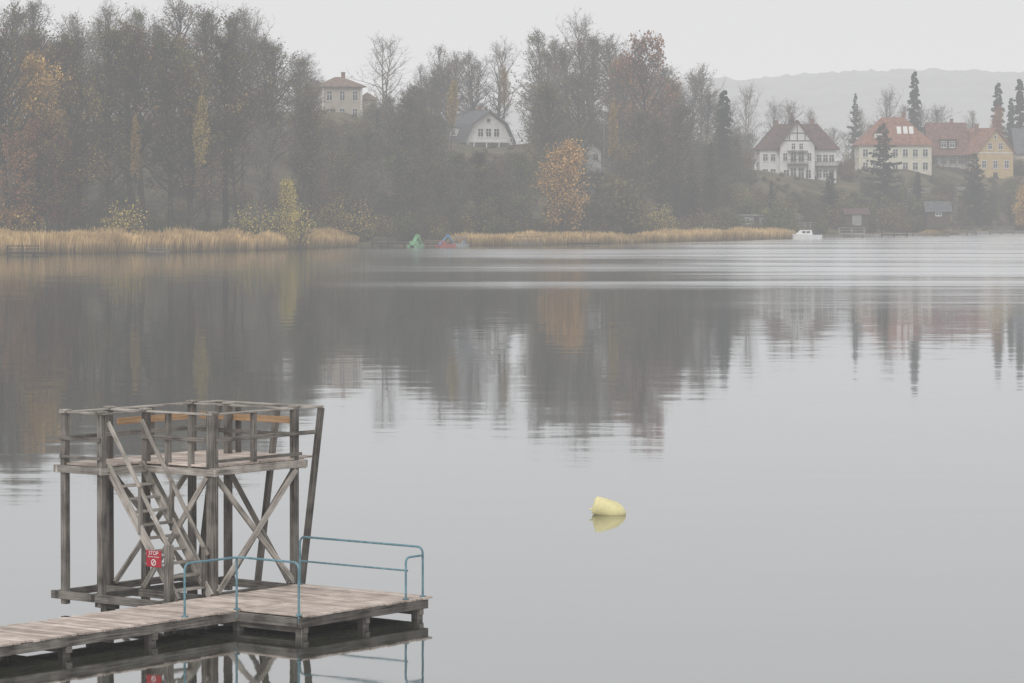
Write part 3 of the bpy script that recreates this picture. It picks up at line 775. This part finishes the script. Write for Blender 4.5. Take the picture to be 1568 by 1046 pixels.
# small jetties
M_oldw = mat('old_jetty_wood', (0.15,0.13,0.115), 0.9, 3, 0.35, island=0.3)
M_drkw = mat('dark_jetty_wood', (0.05,0.042,0.036), 0.9, 3, 0.35, island=0.3)
def jetty(name, px, d, Lx, Ly, rail=True, z=0.55, rot=0, m=M_oldw, rh=1.0):
    jb = MB(); n_ = int(Lx/0.3)
    for i in range(n_): jb.box(-Lx/2+i*0.3,-Lx/2+i*0.3+0.27,0,Ly,z,z+0.06)
    jb.box(-Lx/2,Lx/2,0.05,0.2,z-0.18,z-0.003); jb.box(-Lx/2,Lx/2,Ly-0.2,Ly-0.05,z-0.18,z-0.003)
    k = max(2, int(Lx/1.8)+1)
    for i in range(k):
        x = -Lx/2+0.1+(Lx-0.2)*i/(k-1)
        for y in (0.12, Ly-0.12):
            jb.prism((x,y,-1),(x,y,z+(rh if rail else 0.15)),0.07,0.06,6,cap=True)
    if rail:
        for y in (0.12, Ly-0.12):
            for zz in (0.5*rh,rh): jb.box(-Lx/2,Lx/2,y-0.03,y+0.03,z+zz-0.04,z+zz+0.03)
    jb.obj(name, [m], loc=(wx(px,d),d,0), rot=rot)
jetty('small_jetty', 35, 429, 4.2, 2.4, True, 0.4, 0.12, M_drkw, 0.85)
jetty('small_jetty', 64, 431, 2.6, 1.0, False, 0.3, 0, M_drkw)
jetty('small_jetty', 244, 439, 2.8, 3.5, True, 0.3, 0.25, M_oldw, 0.8)
jetty('small_jetty', 594, 500, 5.2, 3, True, 0.6, 0, M_drkw)
jetty('small_jetty', 645, 506, 13, 1.4, False, 0.45, 0, M_drkw)
jetty('small_jetty', 808, 503, 4.4, 2.2, True, 0.5, 0, M_oldw)
jetty('small_jetty', 893, 512, 5, 1.6, False, 0.4, 0, M_drkw)
jetty('small_jetty', 1305, 612, 5, 2.0, True, 0.8, 0, M_grey)
jetty('small_jetty', 1285, 602, 9, 1.0, False, 0.5)
jetty('small_jetty', 1475, 642, 5.5, 2, True, 0.7)
jetty('small_jetty', 1535, 655, 5.0, 2, True, 0.6)
jetty('small_jetty', 1425, 632, 7, 1.2, False, 0.5)
jetty('small_jetty', 1370, 618, 5, 1.2, True, 0.5, 0, M_drkw)
sb = MB()
for x in (-2.1,2.1):
    for y in (0,2): sb.box(x-0.08,x+0.08,y-0.08,y+0.08,-0.5,2.2)
sb.box(-2.3,2.3,-0.2,2.2,2.2,2.32); sb.box(-2.1,2.1,1.95,2.05,0.1,0.9)
dd = 530; sb.obj('lakeside_shelter', [M_dark], loc=(wx(884,dd),dd,wz(348,dd)))

# boats
def hull(b_, L_, W_, Hh, z0=0.0, mi=0, n_=12):
    rings = []
    for i in range(n_+1):
        t = i/n_; w = W_/2*(1-(max(0,t-0.45)/0.55)**2.2); w = max(w, 0.03); x = -L_/2+L_*t; sh = Hh*(1+0.3*t*t)
        rings.append([(x,-w,z0+sh),(x,-w*0.75,z0-0.15),(x,0,z0-0.3*(1-t*0.5)),(x,w*0.75,z0-0.15),(x,w,z0+sh)])
    vs = [p for r_ in rings for p in r_]; fs = []
    for i in range(n_):
        for k in range(4): fs.append((i*5+k, (i+1)*5+k, (i+1)*5+k+1, i*5+k+1))
        fs.append((i*5+4, (i+1)*5+4, (i+1)*5, i*5))
    fs.append((0,1,2,3,4)); b_.add(vs, fs, mi)
M_gel = mat('boat_white', (0.70,0.70,0.70), 0.35, 1, 0.05, 0.5)
M_bgreen = mat('plastic_green', (0.17,0.36,0.20), 0.5, 1, 0.15, 0.3)
M_bblue = mat('plastic_blue', (0.09,0.22,0.38), 0.5, 1, 0.15, 0.3)
M_bred = mat('plastic_red', (0.36,0.10,0.10), 0.5, 1, 0.15, 0.3)
M_navy = mat('tarpaulin_navy', (0.03,0.04,0.08), 0.6, 1, 0.1)
def cruiser(px, d, L_=6.2, rot=pi):
    e = empty('cabin_boat', (wx(px,d),d,0), rot)
    q = MB(); hull(q, L_, 2.2, 0.75); q.obj('hull', [M_gel], e)
    q = MB(); q.add([(-1.4,-0.85,0.75),(1.7,-0.7,0.85),(1.7,0.7,0.85),(-1.4,0.85,0.75),(-1.2,-0.7,1.6),(0.8,-0.6,1.6),(0.8,0.6,1.6),(-1.2,0.7,1.6)],[(0,1,5,4),(1,2,6,5),(2,3,7,6),(3,0,4,7),(4,5,6,7)]); q.obj('cabin', [M_gel], e)
    q = MB()
    for sg in (-1,1):
        for x in (-0.9,-0.1): q.box(x,x+0.6,sg*0.78-0.05,sg*0.78+0.05,1.1,1.42)
    q.box(1.0,1.3,-0.5,0.5,1.1,1.4); q.obj('windows', [M_glass], e)
    q = MB(); q.box(-2.9,-1.4,-0.9,0.9,0.8,1.05); q.obj('cockpit_cover', [M_navy], e)
    q = MB(); 
    for x in (2.0,2.5,2.9): q.prism((x,0.3,0.9),(x,0.3,1.4),0.025,0.025,5)
    q.prism((1.9,0.3,1.4),(3.0,0.3,1.4),0.025,0.025,5); q.obj('bow_rail', [M_metal], e)
cruiser(1232, 592)
def pedalo(px, d, m1, m2, rot, slide=False):
    e = empty('pedal_boat', (wx(px,d),d,0), rot); e.scale = (0.9,0.9,0.9)
    for nm, y in (('float_left',-0.65),('float_right',0.65)):
        q = MB(); 
        hull(q, 3.0, 0.55, 0.45)
        q.v = [(a,b_+y,c) for a,b_,c in q.v]; q.obj(nm, [m1], e)
    q = MB(); q.box(-1.2,0.9,-0.45,0.45,0.3,0.45); q.box(-0.9,-0.5,-0.8,0.8,0.45,1.05); q.box(-0.5,-0.1,-0.8,0.8,0.45,0.62); q.obj('seats', [m1], e, bevel=0.05)
    if slide:
        q = MB(); q.add([(-1.3,-0.35,0.5),(-1.3,0.35,0.5),(0.4,0.3,2.1),(0.4,-0.3,2.1),(-1.3,-0.35,0.35),(-1.3,0.35,0.35),(0.4,0.3,1.95),(0.4,-0.3,1.95)],[(0,3,2,1),(4,5,6,7),(0,1,5,4),(1,2,6,5),(2,3,7,6),(3,0,4,7)])
        q.add([(0.4,-0.5,2.1),(0.4,0.5,2.1),(1.2,0.6,0.5),(1.2,-0.6,0.5),(-0.2,0,2.3)],[(0,1,2,3),(0,4,1),(0,3,4)]); q.obj('slide', [m2], e)
    else:
        q = MB(); 
        for x, y in ((-1.0,-0.7),(-1.0,0.7),(0.8,-0.7),(0.8,0.7)): q.prism((x,y,0.4),(x,y,1.5),0.03,0.03,5)
        q.box(-1.1,0.9,-0.8,0.8,1.5,1.56); q.obj('canopy', [m2], e)
pedalo(637, 497, M_bgreen, M_bgreen, 1.1, True)
pedalo(683, 500, M_bred, M_bblue, 0.5, True)
pedalo(704, 505, M_grey, M_bblue, 2.9, False)

# ---------------------------------------------------------------- jetty and diving tower
G = (-6.38, 60.7, 0); ANG = math.atan2(0.789, 0.614)
W_post = woodmat('weathered_post_wood', (0.042,0.037,0.033), (0.225,0.205,0.185), patch=0.7)
W_pale = woodmat('weathered_pale_wood', (0.11,0.097,0.085), (0.44,0.405,0.365), patch=0.7)
W_deck = woodmat('deck_boards', (0.27,0.215,0.18), (0.66,0.57,0.51), (0.9,16), 0.22, patch=0.6)
W_or = woodmat('new_orange_board', (0.28,0.16,0.085), (0.44,0.29,0.17), (0.8,20), 0.12)
W_dark = woodmat('wet_dark_wood', (0.025,0.024,0.020), (0.10,0.09,0.075))
ZD, ZP, ZR = 0.40, 2.82, 3.78
# --- wooden jetty
E = empty('wooden_jetty', G, ANG)
q = MB(); rj = random.Random(3)
u = -16.0
while u < 3.34:
    w = 0.138; zj = rj.uniform(-0.006,0.006); v0 = -0.27+rj.uniform(-0.02,0.02); v1 = -2.0+rj.uniform(-0.03,0.03)
    if u > -0.28:
        q.beam((u+w/2,v0,ZD-0.02+zj),(u+w/2,-1.90,ZD-0.02+zj),w,0.04)
        q.beam((u+w/2,-1.91,ZD-0.02-zj),(u+w/2,-3.53+rj.uniform(-0.03,0.03),ZD-0.02-zj),w,0.04)
    else: q.beam((u+w/2,v0,ZD-0.02+zj),(u+w/2,v1,ZD-0.02+zj),w,0.04)
    u += 0.152
q.obj('deck', [W_deck], E, bevel=0.005)
q = MB()
for v_ in (-0.36,-1.1,-1.93): q.beam((-16,v_,ZD-0.13),(3.33,v_,ZD-0.13),0.08,0.17)
for v_ in (-2.7,-3.47): q.beam((-0.26,v_,ZD-0.13),(3.33,v_,ZD-0.13),0.08,0.17)
for u_ in (-0.24,3.31): q.beam((u_,-3.42,ZD-0.13),(u_,-1.98,ZD-0.13),0.08,0.165)
for u_ in (3.31,): q.beam((u_,-1.88,ZD-0.13),(u_,-0.41,ZD-0.13),0.08,0.165)
q.obj('edge_beams', [W_post], E, bevel=0.006)
q = MB()
for u_ in (-15,-12.9,-10.8,-8.7,-6.6,-4.5,-2.4,-0.1,1.6,3.15):
    q.beam((u_,-0.3,ZD-0.27),(u_,-2.0 if u_ < -0.2 else -3.5,ZD-0.27),0.12,0.11)
    for v_ in (-0.5,-1.85)+((-3.38,) if u_ > -0.2 else ()):
        q.beam((u_,v_,-1.5),(u_,v_,ZD-0.2),0.16,0.16)
q.obj('piles', [W_post], E, bevel=0.01)
# --- tower
T = empty('diving_tower', G, ANG)
U0,U1,U2 = 0.0,1.18,3.5; V0,V1,V2 = 0.0,1.75,2.72
q = MB(); pw = 0.135
full = [(U0,V1),(U0,V2),(U1,V0),(U1,V1),(U1,V2),(U2,V0),(U2,V1),(U2,V2)]
for a, c in full:
    w_ = 0.17 if (a, c) == (U1, V0) else pw
    q.beam((a,c,0.12),(a+rj.uniform(-.015,.015),c+rj.uniform(-.015,.015),ZR-0.02),w_,w_)
q.beam((U0,V0,0.12),(U0,V0,1.42),0.14,0.14)
for c in (V0,1.15,V2): q.beam((U2+0.14,c-0.06,0.3),(U2+0.72,c-0.06,ZR-0.02),0.10,0.12)
q.obj('posts', [W_post], T, bevel=0.01)
q = MB()
for a, c in ((U1,0.55),(U1,1.15),(2.33,V0),(2.33,V2)): q.beam((a,c,ZP-0.15),(a,c,ZR-0.03),0.10,0.10)
q.beam((U2+0.3,1.75,ZP),(U2+0.3,1.75,ZR-0.03),0.09,0.09)
q.obj('rail_posts', [W_post], T, bevel=0.008)
# base frame
q = MB()
zb = 0.30
for a in (U0,U1,U2):
    q.beam((a-0.1,-0.18,zb),(a-0.1,V2+0.25,zb),0.10,0.15)
for c in (V0,V1,V2): q.beam((-0.25,c+0.09,zb+0.02),(U2+0.25,c+0.09,zb+0.02),0.10,0.13)
q.obj('base_frame', [W_post], T, bevel=0.008)
q = MB()
for a, c in ((U0+0.02,V1-0.1),(U1,V2),(U2,V0+0.1),(U2,V2),(U1,V0+0.2)):
    q.beam((a,c,-1.5),(a,c,0.225),0.16,0.16)
q.beam((U0+0.02,V1-0.4,0.17),(U0+0.02,V1+0.15,0.17),0.12,0.10)
q.obj('piles', [W_dark], T, bevel=0.01)
# platform
q = MB(); u = U1-0.05
while u < U2+0.1:
    q.beam((u+0.07,V0-0.06,ZP-0.02+rj.uniform(-.003,.003)),(u+0.07,V2+0.06,ZP-0.02+rj.uniform(-.003,.003)),0.135,0.04); u += 0.145
u = U0-0.03
while u < U1-0.18:
    q.beam((u+0.07,V1-0.02,ZP-0.02),(u+0.07,V2+0.06,ZP-0.02),0.135,0.04); u += 0.145
for k in range(4): q.beam((U2+0.17+k*0.14,V0+0.1,ZP-0.018),(U2+0.17+k*0.14,V2-0.1,ZP-0.018),0.13,0.04)
q.obj('platform_deck', [W_deck], T, bevel=0.004)
q = MB(); z = ZP-0.115
q.beam((U1-0.15,V0-0.1,z),(U2+0.25,V0-0.1,z),0.06,0.14); q.beam((U0-0.15,V2+0.1,z),(U2+0.25,V2+0.1,z),0.06,0.14)
q.beam((U1-0.1,V0-0.2,z-0.02),(U1-0.1,V2+0.2,z-0.02),0.07,0.13); q.beam((U2+0.1,V0-0.2,z-0.02),(U2+0.1,V2+0.2,z-0.02),0.07,0.13)
q.beam((U0-0.1,V1-0.1,z),(U0-0.1,V2+0.2,z),0.06,0.14); q.beam((U0-0.15,V1-0.1,z-0.01),(U1-0.14,V1-0.1,z-0.01),0.06,0.13)
for a in (1.75,2.33,2.9): q.beam((a,V0,z-0.01),(a,V2,z-0.01),0.06,0.12)
q.obj('platform_beams', [W_pale], T, bevel=0.006)
# handrails
q = MB()
def rail(p, r_, z, w=0.13, h=0.035): q.beam((*p,z),(*r_,z),w,h)
zt = ZR
rail((U1-0.1,V0),(U2+0.8,V0),zt); rail((U0-0.12,V2),(U2+0.8,V2),zt); rail((U1,V0+0.07),(U1,V2-0.07),zt-0.002)
rail((U0,V1-0.1),(U0,V2-0.07),zt+0.001); rail((U0+0.07,V1),(U1-0.07,V1),zt-0.004); rail((U2+0.74,V0+0.07),(U2+0.74,V2-0.07),zt-0.003)
rail((U2,V0+0.07),(U2,V2-0.07),zt-0.005,0.1)
for a, c in full: q.beam((a,c,zt+0.018),(a,c,zt+0.055),0.18,0.18)
q.obj('top_rails', [W_pale], T, bevel=0.006)
q = MB(); zm = ZP+0.48
def mid(p, r_, z=zm, h=0.08): q.beam((*p,z),(*r_,z),0.04,h)
mid((U1,V0-0.1),(U2+0.5,V0-0.1)); mid((U0,V2-0.1),(U2+0.4,V2-0.1)); mid((U1-0.1,0.1),(U1-0.1,V1)); mid((U0-0.1,V1-0.05),(U0-0.1,V2+0.05)); mid((U2-0.1,V0),(U2-0.1,V2),zm-0.02)
mid((U1,V0-0.1),(U2+0.1,V0-0.1),ZP+0.08,0.06); mid((U0-0.1,V1-0.05),(U0-0.1,V2+0.05),ZP+0.12,0.06)
q.obj('mid_rails', [W_post], T, bevel=0.005)
q = MB(); q.beam((U2+0.1,V0+0.1,ZP+0.72),(U2+0.1,V2-0.1,ZP+0.72),0.03,0.13); q.beam((U1+0.1,V2-0.11,ZP+0.72),(U2-0.1,V2-0.11,ZP+0.72),0.03,0.13)
q.obj('new_boards', [W_or], T, bevel=0.004)
# braces
q = MB(); bz0, bz1 = 0.42, ZP-0.22
def br(p, r_, off, m=0.05):
    q.beam((p[0]+off[0],p[1]+off[1],bz0),(r_[0]+off[0],r_[1]+off[1],bz1),0.05,0.11)
def xb(a, c, o1, o2): br(a, c, o1); br(c, a, o2)
xb((U1+0.05,V0),(U2-0.05,V0),(0,-0.095),(0,-0.035))
xb((U1+0.05,V2),(U2-0.05,V2),(0,-0.095),(0,0.045))
xb((U2,V0+0.05),(U2,V1-0.05),(-0.1,0),(0.05,0))
br((U1,V1-0.05),(U1,V0+0.05),(-0.1,0)); br((U1,V0+0.05),(U1,V1-0.05),(0.1,0))
q.obj('cross_braces', [W_pale], T, bevel=0.006)
# stairs
va_, vb = 0.02, V1-0.05; za, zz = 0.42, ZP-0.05
q = MB()
for a in (0.12, U1-0.16):
    q.beam((a,va_-0.12,za-0.05),(a,vb+0.02,zz+0.02),0.055,0.17,up=(0,-1,0.5))
    q.beam((a,va_-0.05,za+0.72),(a,vb+0.0,zz+0.85),0.045,0.08,up=(0,-1,0.5))
q.obj('stair_stringers', [W_pale], T, bevel=0.006)
q = MB(); ns = 10
for i in range(ns):
    t = (i+0.5)/ns; v_ = va_+(vb-va_)*t-0.02; z = za+(zz-za)*t
    q.beam((0.15,v_,z),(U1-0.19,v_,z),0.20,0.035)
q.obj('stair_treads', [W_pale], T, bevel=0.004)
q = MB()
q.beam((U1-0.16,0.05,0.4),(U1-0.16,0.05,1.3),0.09,0.09); q.beam((U0+0.12,0.85,1.55),(U0+0.12,0.85,2.45),0.07,0.07)
q.beam((U1-0.16,0.9,1.55),(U1-0.16,0.9,2.5),0.07,0.07)
q.obj('stair_rail_posts', [W_post], T, bevel=0.006)

# --- stop sign board
M_sred = mat('sign_red', (0.42,0.02,0.035), 0.45, 3, 0.08, 0.4); M_swh = mat('sign_white', (0.8,0.8,0.8), 0.5, 3, 0.03, 0.3)
S = empty('warning_sign', G, ANG)
q = MB(); q.box(-0.115,-0.10,0.09,0.47,1.0,1.31); q.obj('plate', [M_sred], S, bevel=0.002)
q = MB(); q.box(-0.10,-0.08,0.02,0.50,1.03,1.07); q.box(-0.10,-0.08,0.02,0.50,1.22,1.26); q.obj('bracket', [M_metal], S)
def text(s_, size, y, z, name):
    cu = bpy.data.curves.new(name, 'FONT'); cu.body = s_; cu.size = size; cu.align_x = 'CENTER'; cu.extrude = 0.001
    to = bpy.data.objects.new('tmp', cu); scene.collection.objects.link(to)
    me = bpy.data.meshes.new_from_object(to.evaluated_get(bpy.context.evaluated_depsgraph_get()))
    bpy.data.objects.remove(to)
    me.materials.clear(); me.materials.append(M_swh); o = bpy.data.objects.new(name, me); scene.collection.objects.link(o)
    M = Matrix(((0,0,-1,-0.119),(-1,0,0,y),(0,1,0,z),(0,0,0,1)))
    o.parent = S; o.matrix_local = M
text('STOP', 0.105, 0.28, 1.225, 'stop_lettering')
text('Betreten verboten', 0.038, 0.28, 1.18, 'small_lettering')
q = MB(); n_ = 20
for i in range(n_):
    a0 = 2*pi*i/n_; a1 = 2*pi*(i+1)/n_
    q.add([(-0.118,0.28+r_*cos(a),1.085+r_*sin(a)) for a, r_ in ((a0,0.062),(a1,0.062),(a1,0.045),(a0,0.045))], [(0,1,2,3)])
q.add([(-0.1185,0.28+c*0.7+s_*0.006,1.085-c*0.7+s_*0.006) for c, s_ in ((-0.05,-1),(0.05,-1),(0.05,1),(-0.05,1))], [(0,1,2,3)])
q.obj('prohibition_ring', [M_swh], S)

# --- blue steel railings
M_blue = mat('blue_painted_steel', (0.14,0.26,0.31), 0.5, 9, 0.3, 0.3)
def tube(b_, pts, r=0.022, n=8, rad=0.14):
    P = [Vector(p) for p in pts]; path = [P[0]]
    for i in range(1, len(P)-1):
        a = (P[i-1]-P[i]); c = (P[i+1]-P[i]); ra = min(rad, a.length*0.45, c.length*0.45); a.normalize(); c.normalize()
        s0 = P[i]+a*ra; s1 = P[i]+c*ra
        for k in range(6):
            t = k/5; path.append(s0*(1-t)**2+P[i]*2*t*(1-t)+s1*t*t)
    path.append(P[-1]); rings = []
    prevn = None
    for i, p in enumerate(path):
        d = (path[min(i+1,len(path)-1)]-path[max(i-1,0)]).normalized()
        if prevn is None: a = d.cross(Vector((0.3,0.5,0.9))).normalized()
        else: a = (prevn-d*prevn.dot(d)).normalized()
        prevn = a; c = d.cross(a)
        rings.append([tuple(p+a*(r*cos(2*pi*k/n))+c*(r*sin(2*pi*k/n))) for k in range(n)])
    vs = [v_ for rg in rings for v_ in rg]; fs = []
    for i in range(len(rings)-1):
        for k in range(n): fs.append((i*n+k, i*n+(k+1)%n, (i+1)*n+(k+1)%n, (i+1)*n+k))
    b_.add(vs, fs)
R1 = empty('blue_railing', G, ANG); q = MB(); z0 = ZD; z1 = ZD+0.95
tube(q, [(-1.6,-1.93,z0-0.15),(-1.6,-1.93,z1),(-0.25,-1.98,z1),(-0.24,-3.44,z1),(-0.24,-3.44,z0-0.15)])
tube(q, [(-0.27,-1.96,z0-0.15),(-0.27,-1.96,z1)])
for p in ((-1.6,-1.93),(-0.27,-1.96),(-0.24,-3.44)): q.prism((*p,z0+0.001),(*p,z0+0.02),0.06,0.06,10,cap=True)
q.obj('tubes', [M_blue], R1, smooth=True)
R2 = empty('blue_railing', G, ANG); q = MB()
tube(q, [(3.27,-0.35,z0-0.1),(3.27,-0.35,z1-0.02),(3.27,-3.42,z1-0.02),(3.27,-3.42,z0-0.1)])
tube(q, [(3.27,-0.35,z0+0.46),(3.27,-3.05,z0+0.46)], 0.018)
tube(q, [(3.22,-3.44,z0+0.78),(2.75,-3.44,z0+0.78),(2.75,-3.44,z0-0.1)], rad=0.12)
for p in ((3.27,-0.35),(3.27,-3.42),(2.75,-3.44)): q.prism((*p,z0+0.001),(*p,z0+0.02),0.06,0.06,10,cap=True)
q.obj('tubes', [M_blue], R2, smooth=True)

# --- buoy : blunt-ended, full rounded body lying on its side, tapering to the right
M_buoy = mat('buoy_yellow', (0.76,0.69,0.37), 0.5, 4, 0.12, 0.35)
q = MB(); base = Vector((-0.38,0,0.24)); tip = Vector((0.43,0,0.01)); ax = (tip-base); Lb = ax.length; ax.normalize()
a = Vector((0,1,0)); c = ax.cross(a); prof = [(-0.02,0.0),(-0.02,0.08),(-0.015,0.15),(0.0,0.20),(0.03,0.225),(0.10,0.232),(0.2,0.232),(0.32,0.235),(0.45,0.232),(0.57,0.212),(0.67,0.172),(0.75,0.12),(0.80,0.065),(0.825,0.0)]
n_ = 28; vs = []; fs = []
for t, r_ in prof:
    for k in range(n_): vs.append(tuple(base+ax*t+a*(r_*cos(2*pi*k/n_))+c*(r_*sin(2*pi*k/n_))))
for i in range(len(prof)-1):
    for k in range(n_): fs.append((i*n_+k, i*n_+(k+1)%n_, (i+1)*n_+(k+1)%n_, (i+1)*n_+k))
q.add(vs, fs); BE = empty('buoy', (wx(933,81.1),81.1,0.0)); q.obj('float_body', [M_buoy], BE, smooth=True, fixn=True)
q = MB(); pts = [base+c*(-0.12)+ax*(-0.02-0.06*sin(t))+Vector((0,0.06*cos(t),0.0)) for t in [pi*i/8 for i in range(9)]]
tube(q, [tuple(p) for p in pts], 0.014, 6, 0.01); q.obj('lifting_eye', [M_buoy], BE)

# ---------------------------------------------------------------- world, sun, camera
w = bpy.data.worlds.new('World'); scene.world = w; w.use_nodes = True
N = w.node_tree.nodes; L = w.node_tree.links; bg = N['Background']
sky = N.new('ShaderNodeTexSky'); sky.sky_type = 'NISHITA'; sky.sun_disc = False
sky.sun_elevation = radians(38); sky.sun_rotation = radians(200); sky.dust_density = 5; sky.air_density = 1.5
hs = N.new('ShaderNodeHueSaturation'); hs.inputs['Saturation'].default_value = 0.10; hs.inputs['Value'].default_value = 1.0
L.new(sky.outputs[0], hs.inputs['Color'])
mx = N.new('ShaderNodeMix'); mx.data_type = 'RGBA'; mx.inputs['Factor'].default_value = 0.8
L.new(hs.outputs[0], mx.inputs['A']); mx.inputs['B'].default_value = (8.8,8.8,8.9,1)
L.new(mx.outputs['Result'], bg.inputs['Color']); bg.inputs['Strength'].default_value = 0.1
sl_ = bpy.data.lights.new('sun', 'SUN'); sl_.energy = 1.0; sl_.angle = radians(25); sl_.color = (1,0.97,0.93)
so = bpy.data.objects.new('sun', sl_); scene.collection.objects.link(so)
az = radians(200); el = radians(38); dirv = Vector((sin(az)*cos(el), cos(az)*cos(el), sin(el)))
so.rotation_euler = dirv.to_track_quat('Z', 'Y').to_euler()
cam = bpy.data.cameras.new('camera'); co = bpy.data.objects.new('camera', cam); scene.collection.objects.link(co)
co.location = (0,0,CH); co.rotation_euler = (radians(90),0,0)
cam.sensor_width = 36; cam.lens = 36*F/1568; cam.shift_y = -(523-HY)/1568; cam.clip_start = 0.5; cam.clip_end = 12000
scene.camera = co
scene.view_settings.view_transform = 'Standard'; scene.view_settings.look = 'None'; scene.view_settings.exposure = 0
